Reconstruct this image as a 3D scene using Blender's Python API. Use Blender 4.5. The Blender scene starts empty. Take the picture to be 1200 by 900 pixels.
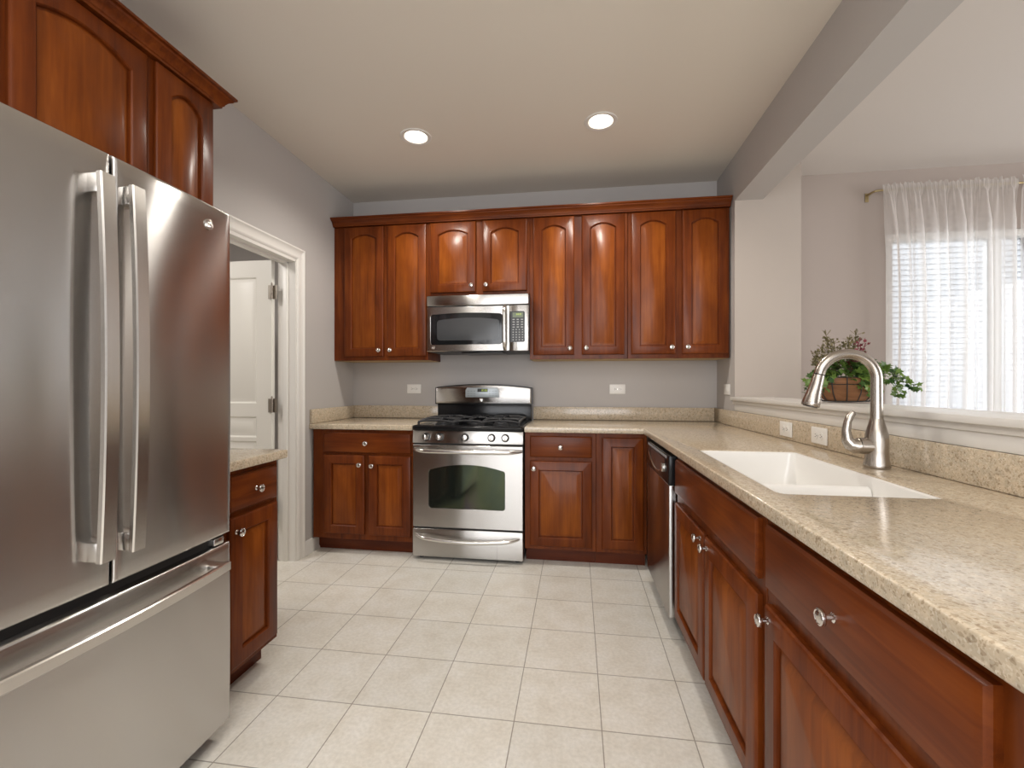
import bpy, bmesh, math, random
from math import sin, cos, pi, radians
from mathutils import Matrix, Vector

random.seed(7)
SC = bpy.context.scene
COL = SC.collection

# ------------------------------------------------------------------ camera
cam = bpy.data.cameras.new('camera')
cam.sensor_fit = 'HORIZONTAL'
cam.sensor_width = 36.0
cam.lens = 526.653 / 1200 * 36
cam.shift_y = -0.755 / 1200
cam.clip_start = 0.02
cam_o = bpy.data.objects.new('camera', cam)
COL.objects.link(cam_o)
cam_o.location = (0, 0, 1.2016)
cam_o.rotation_euler = (pi / 2, 0, 0.1422)
SC.camera = cam_o

# ------------------------------------------------------------------ world, exposure
w = bpy.data.worlds.new('sky'); SC.world = w; w.use_nodes = True
bg = w.node_tree.nodes['Background']
bg.inputs[0].default_value = (0.86, 0.93, 1.0, 1)
bg.inputs[1].default_value = 5.2
SC.view_settings.view_transform = 'Standard'
SC.view_settings.look = 'None'
SC.view_settings.exposure = 0.0
SC.view_settings.gamma = 1.0
SC.view_settings.use_curve_mapping = False
SC.cycles.use_denoising = True
SC.cycles.max_bounces = 8
SC.cycles.diffuse_bounces = 4
SC.cycles.glossy_bounces = 4
SC.cycles.transparent_max_bounces = 12
SC.cycles.sample_clamp_indirect = 6
SC.cycles.caustics_reflective = False
SC.cycles.caustics_refractive = False

def area(name, loc, rot, sx, sy, power, color=(1, 1, 1)):
    l = bpy.data.lights.new(name, 'AREA'); l.shape = 'RECTANGLE'
    l.size = sx; l.size_y = sy; l.energy = power; l.color = color
    o = bpy.data.objects.new(name, l); COL.objects.link(o)
    o.location = loc; o.rotation_euler = rot
    return o
# added fill light in front of the windowless wall behind the camera
area('rear_fill_light', (-0.3, -3.35, 1.45), (pi / 2, 0, 0), 3.4, 2.1, 118, (0.96, 0.985, 1.03))
# added fill light from the dining room's windowless side wall
area('dining_side_fill', (5.1, 1.0, 1.5), (pi / 2, 0, pi / 2), 3.0, 1.8, 80, (0.98, 0.985, 1.0))
# daylight falling through the sheer-curtained window
area('curtained_window_daylight', (3.12, 3.66, 1.25), (-pi / 2, 0, 0), 1.7, 2.1, 5, (0.93, 0.97, 1.0))
# lamp of the room behind the open door
area('hall_lamp_light', (-2.9, 1.7, 2.6), (0, 0, 0), 0.5, 0.5, 27, (1, 0.95, 0.9))
# added soft fill in place of unseen ceiling lamps behind the camera
area('kitchen_ceiling_fill', (-0.4, -0.5, 2.70), (0, 0, 0), 1.6, 2.2, 40, (1.0, 0.98, 0.96))

# ------------------------------------------------------------------ materials
def lin(c):
    return tuple(((v / 255) / 12.92 if v / 255 <= .04045 else ((v / 255 + .055) / 1.055) ** 2.4) for v in c)

def new_mat(name, color=(.8, .8, .8), rough=.5, metal=0., coat=0., spec=None, aniso=0.):
    m = bpy.data.materials.new(name); m.use_nodes = True
    b = m.node_tree.nodes['Principled BSDF']
    b.inputs['Base Color'].default_value = (*color, 1)
    b.inputs['Roughness'].default_value = rough
    b.inputs['Metallic'].default_value = metal
    b.inputs['Coat Weight'].default_value = coat
    b.inputs['Coat Roughness'].default_value = .12
    if spec is not None: b.inputs['Specular IOR Level'].default_value = spec
    if aniso:
        b.inputs['Anisotropic'].default_value = aniso; b.inputs['Anisotropic Rotation'].default_value = .25
        t = m.node_tree.nodes.new('ShaderNodeTangent'); t.direction_type = 'RADIAL'; t.axis = 'Z'
        m.node_tree.links.new(t.outputs[0], b.inputs['Tangent'])
    return m

def N(m, kind, **kw):
    n = m.node_tree.nodes.new(kind)
    for k, v in kw.items():
        if k.startswith('i_'): n.inputs[k[2:].replace('_', ' ')].default_value = v
        else: setattr(n, k, v)
    return n
def LK(m, a, ao, b, bi): m.node_tree.links.new(a.outputs[ao], b.inputs[bi])
def BSDF(m): return m.node_tree.nodes['Principled BSDF']
def ramp(m, stops):
    r = m.node_tree.nodes.new('ShaderNodeValToRGB'); e = r.color_ramp.elements
    while len(e) < len(stops): e.new(0.5)
    for q, (p, c) in zip(e, stops): q.position = p; q.color = (*c, 1)
    return r
def bump(m, src, out, strength, dist=.002):
    b = N(m, 'ShaderNodeBump'); b.inputs['Strength'].default_value = strength; b.inputs['Distance'].default_value = dist
    LK(m, src, out, b, 'Height'); LK(m, b, 0, BSDF(m), 'Normal')

def wood(name, dark, mid, light, horizontal=False, rough=.40):
    m = new_mat(name, mid, rough, coat=.18, spec=.12)
    BSDF(m).inputs['Coat Roughness'].default_value = .2
    tc = N(m, 'ShaderNodeTexCoord'); oi = N(m, 'ShaderNodeObjectInfo')
    add = N(m, 'ShaderNodeVectorMath', operation='ADD'); mul = N(m, 'ShaderNodeVectorMath', operation='SCALE')
    comb = N(m, 'ShaderNodeCombineXYZ')
    for i in range(3): LK(m, oi, 'Random', comb, i)
    LK(m, comb, 0, mul, 0); mul.inputs['Scale'].default_value = 17
    LK(m, tc, 'Object', add, 0); LK(m, mul, 0, add, 1)
    mp = N(m, 'ShaderNodeMapping'); LK(m, add, 0, mp, 'Vector')
    mp.inputs['Scale'].default_value = (2.2, 40, 40) if horizontal else (40, 40, 2.2)
    n1 = N(m, 'ShaderNodeTexNoise', i_Scale=1.0, i_Detail=6., i_Roughness=.6, i_Distortion=.6); LK(m, mp, 0, n1, 'Vector')
    mp2 = N(m, 'ShaderNodeMapping'); LK(m, add, 0, mp2, 'Vector')
    mp2.inputs['Scale'].default_value = (2, 5, 5) if horizontal else (5, 5, 2)
    n2 = N(m, 'ShaderNodeTexNoise', i_Scale=1.6, i_Detail=3.); LK(m, mp2, 0, n2, 'Vector')
    mx = N(m, 'ShaderNodeMath', operation='MULTIPLY_ADD'); LK(m, n1, 'Fac', mx, 0); mx.inputs[1].default_value = .5
    mm = N(m, 'ShaderNodeMath', operation='MULTIPLY'); LK(m, n2, 'Fac', mm, 0); mm.inputs[1].default_value = .5
    LK(m, mm, 0, mx, 2)
    r = ramp(m, [(.3, dark), (.5, mid), (.7, light)]); LK(m, mx, 0, r, 0)
    LK(m, r, 0, BSDF(m), 'Base Color')
    bump(m, n1, 'Fac', .06, .001)
    return m

M = {}
M['wood'] = wood('cherry_wood', (.06, .011, .002), (.130, .027, .004), (.21, .050, .007))
M['wood_h'] = wood('cherry_wood_crosswise', (.06, .011, .002), (.130, .027, .004), (.21, .050, .007), True)
M['veneer'] = wood('cherry_veneer', (.105, .022, .003), (.195, .046, .005), (.30, .082, .010))
M['toe'] = wood('cherry_toe_kick', (.06, .012, .004), (.10, .02, .006), (.15, .034, .009), True, .4)
M['cab_under'] = new_mat('raw_cabinet_underside', (.52, .36, .17), .6)
M['wall'] = new_mat('wall_paint', (.495, .468, .450), .75)
M['wall_warm_lit'] = new_mat('wall_paint_warm_lit', (.43, .365, .325), .75)  # same wall paint with the dining room's warm light put into the colour
M['stub_warm_lit'] = new_mat('stub_paint_warm_lit', (.475, .415, .365), .75)  # lighter warm copy, window light on the stub painted into the colour
M['ceiling'] = new_mat('ceiling_paint', (.78, .725, .645), .85)
M['dining_ceiling'] = new_mat('dining_ceiling_paint', (.66, .61, .57), .85)
for k in ('wall', 'wall_warm_lit', 'ceiling', 'dining_ceiling'):
    m = M[k]; tc = N(m, 'ShaderNodeTexCoord'); n = N(m, 'ShaderNodeTexNoise', i_Scale=220., i_Detail=2.)
    LK(m, tc, 'Object', n, 'Vector'); bump(m, n, 'Fac', .08, .001)
M['white'] = new_mat('white_trim_paint', (.80, .78, .74), .35)
M['door_white'] = new_mat('white_door_paint', (.80, .78, .72), .4)
M['plastic_white'] = new_mat('white_plastic', (.86, .84, .80), .3)
M['plastic_dark'] = new_mat('dark_slot', (.03, .03, .03), .5)
M['sink'] = new_mat('white_sink_composite', (.90, .88, .84), .18)

def steel(name, col, rough, aniso=.0, vertical=False):
    m = new_mat(name, col, rough, 1.0, aniso=aniso)
    tc = N(m, 'ShaderNodeTexCoord'); mp = N(m, 'ShaderNodeMapping'); LK(m, tc, 'Object', mp, 'Vector')
    mp.inputs['Scale'].default_value = (900, 900, 4) if vertical else (4, 4, 900)
    n = N(m, 'ShaderNodeTexNoise', i_Scale=1., i_Detail=3.); LK(m, mp, 0, n, 'Vector')
    mr = N(m, 'ShaderNodeMapRange'); LK(m, n, 'Fac', mr, 0)
    mr.inputs['To Min'].default_value = rough * .8; mr.inputs['To Max'].default_value = rough * 1.25
    LK(m, mr, 0, BSDF(m), 'Roughness')
    bump(m, n, 'Fac', .02, .0005)
    return m
M['steel'] = steel('brushed_steel', (.50, .487, .47), .23, 1.)
M['fridge_steel'] = steel('refrigerator_steel', (.56, .545, .53), .19, 1.)
M['steel_handle'] = steel('satin_steel', (.72, .70, .67), .22, 0., True)
M['nickel'] = new_mat('brushed_nickel', (.46, .42, .375), .27, 1.)
M['chrome'] = new_mat('polished_knob_metal', (.72, .69, .66), .16, 1.)
M['hinge'] = new_mat('aged_nickel', (.42, .38, .33), .35, 1.)
M['brass'] = new_mat('antique_brass', (.45, .36, .2), .35, 1.)
M['black'] = new_mat('black_enamel', (.010, .010, .011), .16, spec=.3)
M['iron'] = new_mat('cast_iron', (.022, .022, .024), .42)
M['black_plastic'] = new_mat('black_plastic', (.015, .015, .016), .3)
M['dark_grey'] = new_mat('dark_grey_enamel', (.05, .05, .052), .45)
M['gasket'] = new_mat('black_rubber', (.01, .01, .01), .6)
M['window_black'] = new_mat('black_glass', (.008, .009, .010), .07)
M['micro_screen'] = new_mat('perforated_glass', (.05, .052, .055), .12)
M['panel_silver'] = new_mat('silver_control_panel', (.42, .46, .48), .35, .3)
M['lcd'] = new_mat('lcd_black', (.02, .02, .015), .2)
M['lcd_grey'] = new_mat('lcd_grey_green', (.13, .16, .10), .3)
M['legend'] = new_mat('pale_legend_print', (.40, .40, .39), .5)
M['legend_dark'] = new_mat('grey_legend_print', (.16, .18, .19), .5)
def emit(name, col, s):
    m = new_mat(name, col, .5); b = BSDF(m)
    b.inputs['Emission Color'].default_value = (*col, 1); b.inputs['Emission Strength'].default_value = s
    return m
M['digits'] = emit('green_display_digits', (.50, .62, .08), .45)
M['bulb'] = emit('lamp_diffuser', (1, .93, .82), 9)
# oven glass: dark, with a green and magenta coating sheen
m = M['oven_glass'] = new_mat('oven_glass', (.01, .012, .010), .06)
tc = N(m, 'ShaderNodeTexCoord'); mp = N(m, 'ShaderNodeMapping'); LK(m, tc, 'Object', mp, 'Vector'); mp.inputs['Scale'].default_value = (3.2, 3.2, 2.0)
n = N(m, 'ShaderNodeTexNoise', i_Scale=1.3, i_Detail=1.5, i_Distortion=.8); LK(m, mp, 0, n, 'Vector')
r = ramp(m, [(.30, (.20, .26, .20)), (.45, (.30, .36, .20)), (.55, (.36, .32, .26)), (.66, (.30, .25, .32))]); LK(m, n, 'Fac', r, 0)
BSDF(m).inputs['Specular IOR Level'].default_value = 1.0
LK(m, r, 0, BSDF(m), 'Specular Tint'); BSDF(m).inputs['IOR'].default_value = 1.9

def counter_mat(name, tints):
    m = new_mat(name, tints[1], .16, coat=.2)
    BSDF(m).inputs['Coat Roughness'].default_value = .08
    tc = N(m, 'ShaderNodeTexCoord')
    v = N(m, 'ShaderNodeTexVoronoi', i_Scale=330.); LK(m, tc, 'Object', v, 'Vector')
    v2 = N(m, 'ShaderNodeTexVoronoi', i_Scale=170.); LK(m, tc, 'Object', v2, 'Vector')
    n = N(m, 'ShaderNodeTexNoise', i_Scale=60., i_Detail=4.); LK(m, tc, 'Object', n, 'Vector')
    s1 = N(m, 'ShaderNodeSeparateColor'); LK(m, v, 'Color', s1, 0)
    s2 = N(m, 'ShaderNodeSeparateColor'); LK(m, v2, 'Color', s2, 0)
    r1 = ramp(m, [(.0, tints[0]), (.22, tints[1]), (.75, tints[1]), (1., tints[2])]); LK(m, s1, 0, r1, 0)
    r2 = ramp(m, [(.0, tints[0]), (.05, tints[0]), (.08, (1, 1, 1))]); r2.color_ramp.interpolation = 'CONSTANT'
    LK(m, s2, 1, r2, 0)
    mix = N(m, 'ShaderNodeMix', data_type='RGBA', blend_type='MULTIPLY'); mix.inputs[0].default_value = .45
    LK(m, r1, 0, mix, 6); LK(m, r2, 0, mix, 7)
    r3 = ramp(m, [(.35, (.86, .86, .86)), (.7, (1.08, 1.06, 1.04))]); LK(m, n, 'Fac', r3, 0)
    mix2 = N(m, 'ShaderNodeMix', data_type='RGBA', blend_type='MULTIPLY'); mix2.inputs[0].default_value = 1.
    LK(m, mix, 2, mix2, 6); LK(m, r3, 0, mix2, 7)
    LK(m, mix2, 2, BSDF(m), 'Base Color')
    return m
M['counter'] = counter_mat('speckled_tan_stone', ((.42, .33, .23), (.60, .505, .375), (.71, .635, .51)))

T = .3068; GX, GY = -2.0601, 2.8098
m = M['floor'] = new_mat('beige_floor_tile', (.62, .56, .48), .38)
tc = N(m, 'ShaderNodeTexCoord'); mp = N(m, 'ShaderNodeMapping'); LK(m, tc, 'Object', mp, 'Vector')
mp.inputs['Location'].default_value = (-GX + 100 * T, -GY + 100 * T, 0)
bt = N(m, 'ShaderNodeTexBrick', offset=0., squash=1.); LK(m, mp, 0, bt, 'Vector')
bt.inputs['Scale'].default_value = 1.; bt.inputs['Brick Width'].default_value = T; bt.inputs['Row Height'].default_value = T
bt.inputs['Mortar Size'].default_value = .0022; bt.inputs['Mortar Smooth'].default_value = .2; bt.inputs['Bias'].default_value = 0
bt.inputs['Color1'].default_value = (.96, .96, .96, 1); bt.inputs['Color2'].default_value = (1.04, 1.03, 1.02, 1)
bt.inputs['Mortar'].default_value = (.46, .43, .40, 1)
n1 = N(m, 'ShaderNodeTexNoise', i_Scale=7., i_Detail=6., i_Roughness=.65); LK(m, tc, 'Object', n1, 'Vector')
r1 = ramp(m, [(.32, (.73, .69, .61)), (.5, (.79, .76, .69)), (.68, (.83, .81, .76))]); LK(m, n1, 'Fac', r1, 0)
n2 = N(m, 'ShaderNodeTexNoise', i_Scale=70., i_Detail=4.); LK(m, tc, 'Object', n2, 'Vector')
r2 = ramp(m, [(.35, (.93, .93, .92)), (.65, (1.04, 1.04, 1.04))]); LK(m, n2, 'Fac', r2, 0)
a = N(m, 'ShaderNodeMix', data_type='RGBA', blend_type='MULTIPLY'); a.inputs[0].default_value = 1; LK(m, r1, 0, a, 6); LK(m, r2, 0, a, 7)
b = N(m, 'ShaderNodeMix', data_type='RGBA', blend_type='MULTIPLY'); b.inputs[0].default_value = 1; LK(m, a, 2, b, 6); LK(m, bt, 'Color', b, 7)
LK(m, b, 2, BSDF(m), 'Base Color'); bump(m, bt, 'Fac', -.35, .002)

# sheer curtain: thin woven cloth, denser where it turns edge-on
m = M['sheer'] = bpy.data.materials.new('white_sheer_voile'); m.use_nodes = True
nt = m.node_tree; nt.nodes.clear()
out = nt.nodes.new('ShaderNodeOutputMaterial')
tr = nt.nodes.new('ShaderNodeBsdfTransparent'); di = nt.nodes.new('ShaderNodeBsdfDiffuse'); tl = nt.nodes.new('ShaderNodeBsdfTranslucent')
di.inputs[0].default_value = (.88, .84, .81, 1); tl.inputs[0].default_value = (.9, .88, .86, 1)
mix1 = nt.nodes.new('ShaderNodeMixShader'); mix1.inputs[0].default_value = .5
nt.links.new(di.outputs[0], mix1.inputs[1]); nt.links.new(tl.outputs[0], mix1.inputs[2])
lw = nt.nodes.new('ShaderNodeLayerWeight'); lw.inputs[0].default_value = .5
mr = nt.nodes.new('ShaderNodeMapRange'); mr.inputs['To Min'].default_value = .46; mr.inputs['To Max'].default_value = .95
nt.links.new(lw.outputs['Facing'], mr.inputs[0])
mix2 = nt.nodes.new('ShaderNodeMixShader'); nt.links.new(mr.outputs[0], mix2.inputs[0])
nt.links.new(tr.outputs[0], mix2.inputs[1]); nt.links.new(mix1.outputs[0], mix2.inputs[2])
nt.links.new(mix2.outputs[0], out.inputs[0])

m = M['glass'] = bpy.data.materials.new('window_glass'); m.use_nodes = True
nt = m.node_tree; nt.nodes.clear(); out = nt.nodes.new('ShaderNodeOutputMaterial')
tr = nt.nodes.new('ShaderNodeBsdfTransparent'); gl = nt.nodes.new('ShaderNodeBsdfGlossy'); gl.inputs['Roughness'].default_value = .02
fr = nt.nodes.new('ShaderNodeFresnel'); mx = nt.nodes.new('ShaderNodeMixShader')
nt.links.new(fr.outputs[0], mx.inputs[0]); nt.links.new(tr.outputs[0], mx.inputs[1]); nt.links.new(gl.outputs[0], mx.inputs[2]); nt.links.new(mx.outputs[0], out.inputs[0])
M['siding'] = new_mat('pale_vinyl_siding', (.31, .31, .315), .5)
def leafmat(name, a, b, rough=.45):
    m = new_mat(name, a, rough)
    g = N(m, 'ShaderNodeNewGeometry'); r = ramp(m, [(0, a), (1, b)]); LK(m, g, 'Random Per Island', r, 0); LK(m, r, 0, BSDF(m), 'Base Color')
    return m
M['ivy'] = leafmat('ivy_green', (.012, .06, .012), (.17, .27, .05))
M['twig'] = leafmat('dried_sprig', (.10, .085, .03), (.24, .2, .10), .7)
M['red_leaf'] = leafmat('burgundy_leaf', (.10, .008, .014), (.26, .03, .05))
M['coco'] = wood('woven_brown_liner', (.16, .07, .03), (.28, .13, .06), (.38, .2, .10), True, .7)
M['wire'] = new_mat('black_wire', (.02, .018, .016), .45)

# ------------------------------------------------------------------ mesh helpers
class MB:
    def __init__(s): s.bm = bmesh.new()
    def _merge(s, t, mat=None, mi=0):
        if mat is not None: bmesh.ops.transform(t, matrix=mat, verts=t.verts)
        vm = {v: s.bm.verts.new(v.co) for v in t.verts}
        for f in t.faces:
            try:
                g = s.bm.faces.new([vm[v] for v in f.verts]); g.material_index = max(mi, f.material_index)
            except ValueError: pass
        t.free()
    def box(s, x0, x1, y0, y1, z0, z1, bev=0., seg=2, mat=None, mi=0):
        t = bmesh.new()
        bmesh.ops.create_cube(t, size=1)
        for v in t.verts:
            v.co = Vector(((x0 + x1) / 2 + v.co.x * (x1 - x0), (y0 + y1) / 2 + v.co.y * (y1 - y0), (z0 + z1) / 2 + v.co.z * (z1 - z0)))
        if bev > 0: bmesh.ops.bevel(t, geom=list(t.edges), offset=bev, segments=seg, profile=.5, affect='EDGES')
        s._merge(t, mat, mi); return s
    def loops(s, loops, cap0=True, cap1=True, mi=None, closed=True):
        rows = [[s.bm.verts.new(p) for p in L] for L in loops]
        n = len(rows[0])
        for k in range(len(rows) - 1):
            A, B = rows[k], rows[k + 1]
            for i in range(n if closed else n - 1):
                j = (i + 1) % n
                try:
                    f = s.bm.faces.new((A[i], A[j], B[j], B[i]))
                    if mi: f.material_index = mi[k]
                except ValueError: pass
        if cap0: s.bm.faces.new(list(reversed(rows[0])))
        if cap1:
            f = s.bm.faces.new(rows[-1])
            if mi: f.material_index = mi[-1]
        return s
    def lathe(s, prof, n=24, mat=None, mi=0, cap=True):
        """prof: [(radius, height)] about local z"""
        t = MB()
        L = [[Vector((max(r, 1e-5) * cos(2 * pi * i / n), max(r, 1e-5) * sin(2 * pi * i / n), z)) for i in range(n)] for r, z in prof]
        t.loops(L, cap, cap)
        s._merge(t.bm, mat, mi); return s
    def tube(s, pts, r, n=10, mi=0, cap=True, flat=None):
        """round (or elliptical: flat=(a,b) factors) tube along points; r scalar or list"""
        pts = [Vector(p) for p in pts]; k = len(pts)
        rr = r if isinstance(r, (list, tuple)) else [r] * k
        up = None; L = []
        for i, p in enumerate(pts):
            d = (pts[min(i + 1, k - 1)] - pts[max(i - 1, 0)]).normalized()
            if up is None:
                up = Vector((0, 0, 1)) if abs(d.z) < .9 else Vector((1, 0, 0))
            side = d.cross(up)
            if side.length < 1e-5: side = d.cross(Vector((0, 1, 0)))
            side.normalize(); up = side.cross(d).normalized()
            fa, fb = flat or (1, 1)
            L.append([p + side * (rr[i] * fa * cos(2 * pi * j / n)) + up * (rr[i] * fb * sin(2 * pi * j / n)) for j in range(n)])
        t = MB(); t.loops(L, cap, cap)
        s._merge(t.bm, None, mi); return s
    def sweep(s, prof, path_fn, k, mi=0):
        """prof: list of 2d points; path_fn(i) -> function mapping (a,b) to a 3d point"""
        L = [[Vector(path_fn(i)(a, b)) for a, b in prof] for i in range(k)]
        t = MB(); t.loops(L); s._merge(t.bm, None, mi); return s
    def prism(s, pts, axis, a, b, mi=0, bev=0.):
        """2d outline extruded along axis x|y|z from a to b"""
        def P(u, v, h): return {'x': (h, u, v), 'y': (u, h, v), 'z': (u, v, h)}[axis]
        t = MB(); t.loops([[Vector(P(u, v, a)) for u, v in pts], [Vector(P(u, v, b)) for u, v in pts]])
        if bev:
            bmesh.ops.recalc_face_normals(t.bm, faces=t.bm.faces)
            bmesh.ops.bevel(t.bm, geom=list(t.bm.edges), offset=bev, segments=2, profile=.5, affect='EDGES')
        s._merge(t.bm, None, mi); return s
    def sphere(s, c, r, seg=12, sz=1., mi=0):
        t = bmesh.new(); bmesh.ops.create_uvsphere(t, u_segments=seg, v_segments=max(6, seg // 2), radius=r)
        for v in t.verts: v.co = Vector((v.co.x + c[0], v.co.y + c[1], v.co.z * sz + c[2]))
        s._merge(t, None, mi); return s
    def mesh(s, name, mats, angle=35):
        bmesh.ops.recalc_face_normals(s.bm, faces=s.bm.faces)
        me = bpy.data.meshes.new(name); s.bm.to_mesh(me); s.bm.free()
        for m in (mats if isinstance(mats, (list, tuple)) else [mats]): me.materials.append(M[m])
        me.polygons.foreach_set('use_smooth', [True] * len(me.polygons))
        me.set_sharp_from_angle(angle=radians(angle))
        return me
    def obj(s, name, mats, parent=None, loc=(0, 0, 0), rz=0, angle=35):
        return link(name, s.mesh(name, mats, angle), parent, loc, rz)

def link(name, me, parent=None, loc=(0, 0, 0), rz=0):
    o = bpy.data.objects.new(name, me); COL.objects.link(o)
    o.location = loc; o.rotation_euler = (0, 0, rz)
    if parent is not None: o.parent = parent
    return o
def tag(o, label, cat, group=None):
    o['label'] = label; o['category'] = cat
    if group: o['group'] = group
    return o
def thing(name, label, cat, loc=(0, 0, 0), rz=0, group=None):
    o = bpy.data.objects.new(name, None); COL.objects.link(o)
    o.empty_display_size = .1; o.location = loc; o.rotation_euler = (0, 0, rz)
    return tag(o, label, cat, group)
def struct(o, label=None):
    o['kind'] = 'structure'
    if label: o['label'] = label
    return o
def RX(a): return Matrix.Rotation(a, 4, 'X')
def TR(x, y, z): return Matrix.Translation((x, y, z))

# ------------------------------------------------------------------ room dimensions
XL, XR, YB, ZC, ZB = -1.88, 1.057, 3.60, 2.739, 2.4324
PIL_Y, PIL_X = 3.21, 1.471
BEAM_X = 1.234
TP = math.tan(radians(2.2))                     # the half wall runs slightly off square
def pony_x(y): return XR + (PIL_Y - y) * TP
SL = .0145                                       # so does the run of sink cabinets
def edge_x(y): return .425 + (2.86 - y) * SL

# floor
struct(MB().box(-5.0, 5.4, -3.6, 4.0, -.05, 0).obj('floor', 'floor'), 'beige square ceramic tile floor')
# walls
struct(MB().box(-4.6, PIL_X, YB, YB + .12, 0, ZC).obj('wall_back', 'wall'), 'grey painted wall behind the range')
mb = MB(); mb.box(XL - .12, XL, -3.5, 2.04, 0, ZC); mb.box(XL - .12, XL, 2.80, YB, 0, ZC); mb.box(XL - .12, XL, 2.04, 2.80, 2.035, ZC)
struct(mb.obj('wall_left', 'wall'), 'grey painted wall with the white doorway')
struct(MB().box(-4.6, 5.3, -3.62, -3.5, 0, ZC).obj('wall_behind', 'wall'))
o = struct(MB().box(XR, PIL_X, PIL_Y, YB, 0, ZC).obj('wall_stub', ['wall', 'stub_warm_lit']), 'painted wall stub where the half wall begins')
for p in o.data.polygons:                       # camera and dining faces get the colour with warm light painted in
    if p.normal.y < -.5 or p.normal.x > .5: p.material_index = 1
struct(MB().box(XR, BEAM_X, -3.5, PIL_Y, ZB, ZC).obj('wall_beam', 'wall'), 'painted ceiling beam above the half wall')
WX0, WX1, WZ0, WZ1 = 2.215, 4.05, .10, 2.285
mb = MB(); mb.box(PIL_X, WX0, YB, YB + .14, 0, ZC); mb.box(WX1, 5.3, YB, YB + .14, 0, ZC); mb.box(WX0, WX1, YB, YB + .14, WZ1, ZC); mb.box(WX0, WX1, YB, YB + .14, 0, WZ0)
struct(mb.obj('wall_dining', 'wall_warm_lit'), 'warm-lit painted dining room wall around the curtained window')
struct(MB().box(5.2, 5.32, -3.5, YB, 0, ZC).obj('wall_right', 'wall_warm_lit'))
# half wall, white sill and apron
mb = MB(); y1 = -1.3
mb.prism([(pony_x(PIL_Y), PIL_Y), (pony_x(y1), y1), (pony_x(y1) + .15, y1), (pony_x(PIL_Y) + .15, PIL_Y)], 'z', 0, 1.088)
struct(mb.obj('wall_half', 'wall'), 'low grey half wall between counter and dining room')
mb = MB()
def strip(x_in, x_out, ya, yb, z0, z1, bev=0.):
    mb.prism([(pony_x(ya) + x_in, ya), (pony_x(yb) + x_in, yb), (pony_x(yb) + x_out, yb), (pony_x(ya) + x_out, ya)], 'z', z0, z1, bev=bev)
strip(-.032, .235, 3.209, y1, 1.088, 1.111, .004)
mb2 = mb; strip(-.016, .001, 3.209, y1, 1.066, 1.088, .003); strip(-.009, .001, 3.196, y1, 1.019, 1.066, .002)
struct(mb.obj('trim_1', 'white'), 'white window-stool style ledge on top of the half wall')
# ceilings with round openings for the cans
CANS = [(-.99, 2.69), (.142, 2.685)]
mb = MB(); hw = .15; R = .072
def rect(x0, x1, y0, y1):
    f = [mb.bm.verts.new(p) for p in ((x0, y0, ZC), (x0, y1, ZC), (x1, y1, ZC), (x1, y0, ZC))]; mb.bm.faces.new(f)
ya, yb_ = 2.69 - hw, 2.69 + hw
rect(XL - .12, XR + .02, -3.5, ya); rect(XL - .12, XR + .02, yb_, YB)
xs = [XL - .12] + [v for c in CANS for v in (c[0] - hw, c[0] + hw)] + [XR + .02]
for i in range(0, len(xs), 2): rect(xs[i], xs[i + 1], ya, yb_)
for cx, cy in CANS:
    ring_o, ring_i = [], []
    for i in range(40):
        t = 2 * pi * i / 40 + pi / 4; c, s_ = cos(t), sin(t); k = hw / max(abs(c), abs(s_))
        ring_o.append(Vector((cx + c * k, min(max(2.69 + s_ * k, ya), yb_), ZC))); ring_i.append(Vector((cx + c * R, cy + s_ * R, ZC)))
    mb.loops([ring_o, ring_i], False, False)
struct(mb.obj('ceiling', 'ceiling'), 'pale tan painted kitchen ceiling')
struct(MB().box(BEAM_X - .02, 5.3, -3.5, YB, ZC, ZC + .05).obj('ceiling_dining', 'dining_ceiling'))
# room beyond the doorway
mb = MB(); mb.box(-4.6, -4.5, 0.6, 4.0, 0, ZC); mb.box(-4.6, XL - .12, .5, .6, 0, ZC)
struct(mb.obj('wall_hall', 'wall'))
struct(MB().box(-4.6, XL - .12, .5, 4.0, ZC, ZC + .05).obj('ceiling_hall', 'dining_ceiling'))
# door casing and jamb
mb = MB()
def casing_profile(): return [(0, 0), (.076, 0), (.076, .018), (.066, .02), (.058, .014), (.030, .012), (.018, .015), (.008, .012), (0, .006)]
def casing_leg(y_in, sgn, z1):
    pr = casing_profile()
    L = []
    for z, dz in ((0, 0), (z1, 1)):
        L.append([Vector((XL + d, y_in + sgn * a, z + dz * a)) for a, d in pr])
    t = MB(); t.loops(L); mb._merge(t.bm)
casing_leg(2.808, 1, 2.042); casing_leg(2.032, -1, 2.042)
pr = casing_profile()
t = MB(); t.loops([[Vector((XL + d, 2.032 - a, 2.042 + a)) for a, d in pr], [Vector((XL + d, 2.808 + a, 2.042 + a)) for a, d in pr]]); mb._merge(t.bm)
mb.box(XL - .125, XL + .004, 2.795, 2.815, 0, 2.04); mb.box(XL - .125, XL + .004, 2.025, 2.045, 0, 2.04); mb.box(XL - .125, XL + .004, 2.04, 2.80, 2.022, 2.042)
mb.box(XL - .085, XL - .05, 2.783, 2.796, 0, 2.03, .002); mb.box(XL - .085, XL - .05, 2.04, 2.80, 2.010, 2.024, .002)
struct(mb.obj('trim_2', 'white'), 'white moulded casing and jamb of the doorway')
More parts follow.
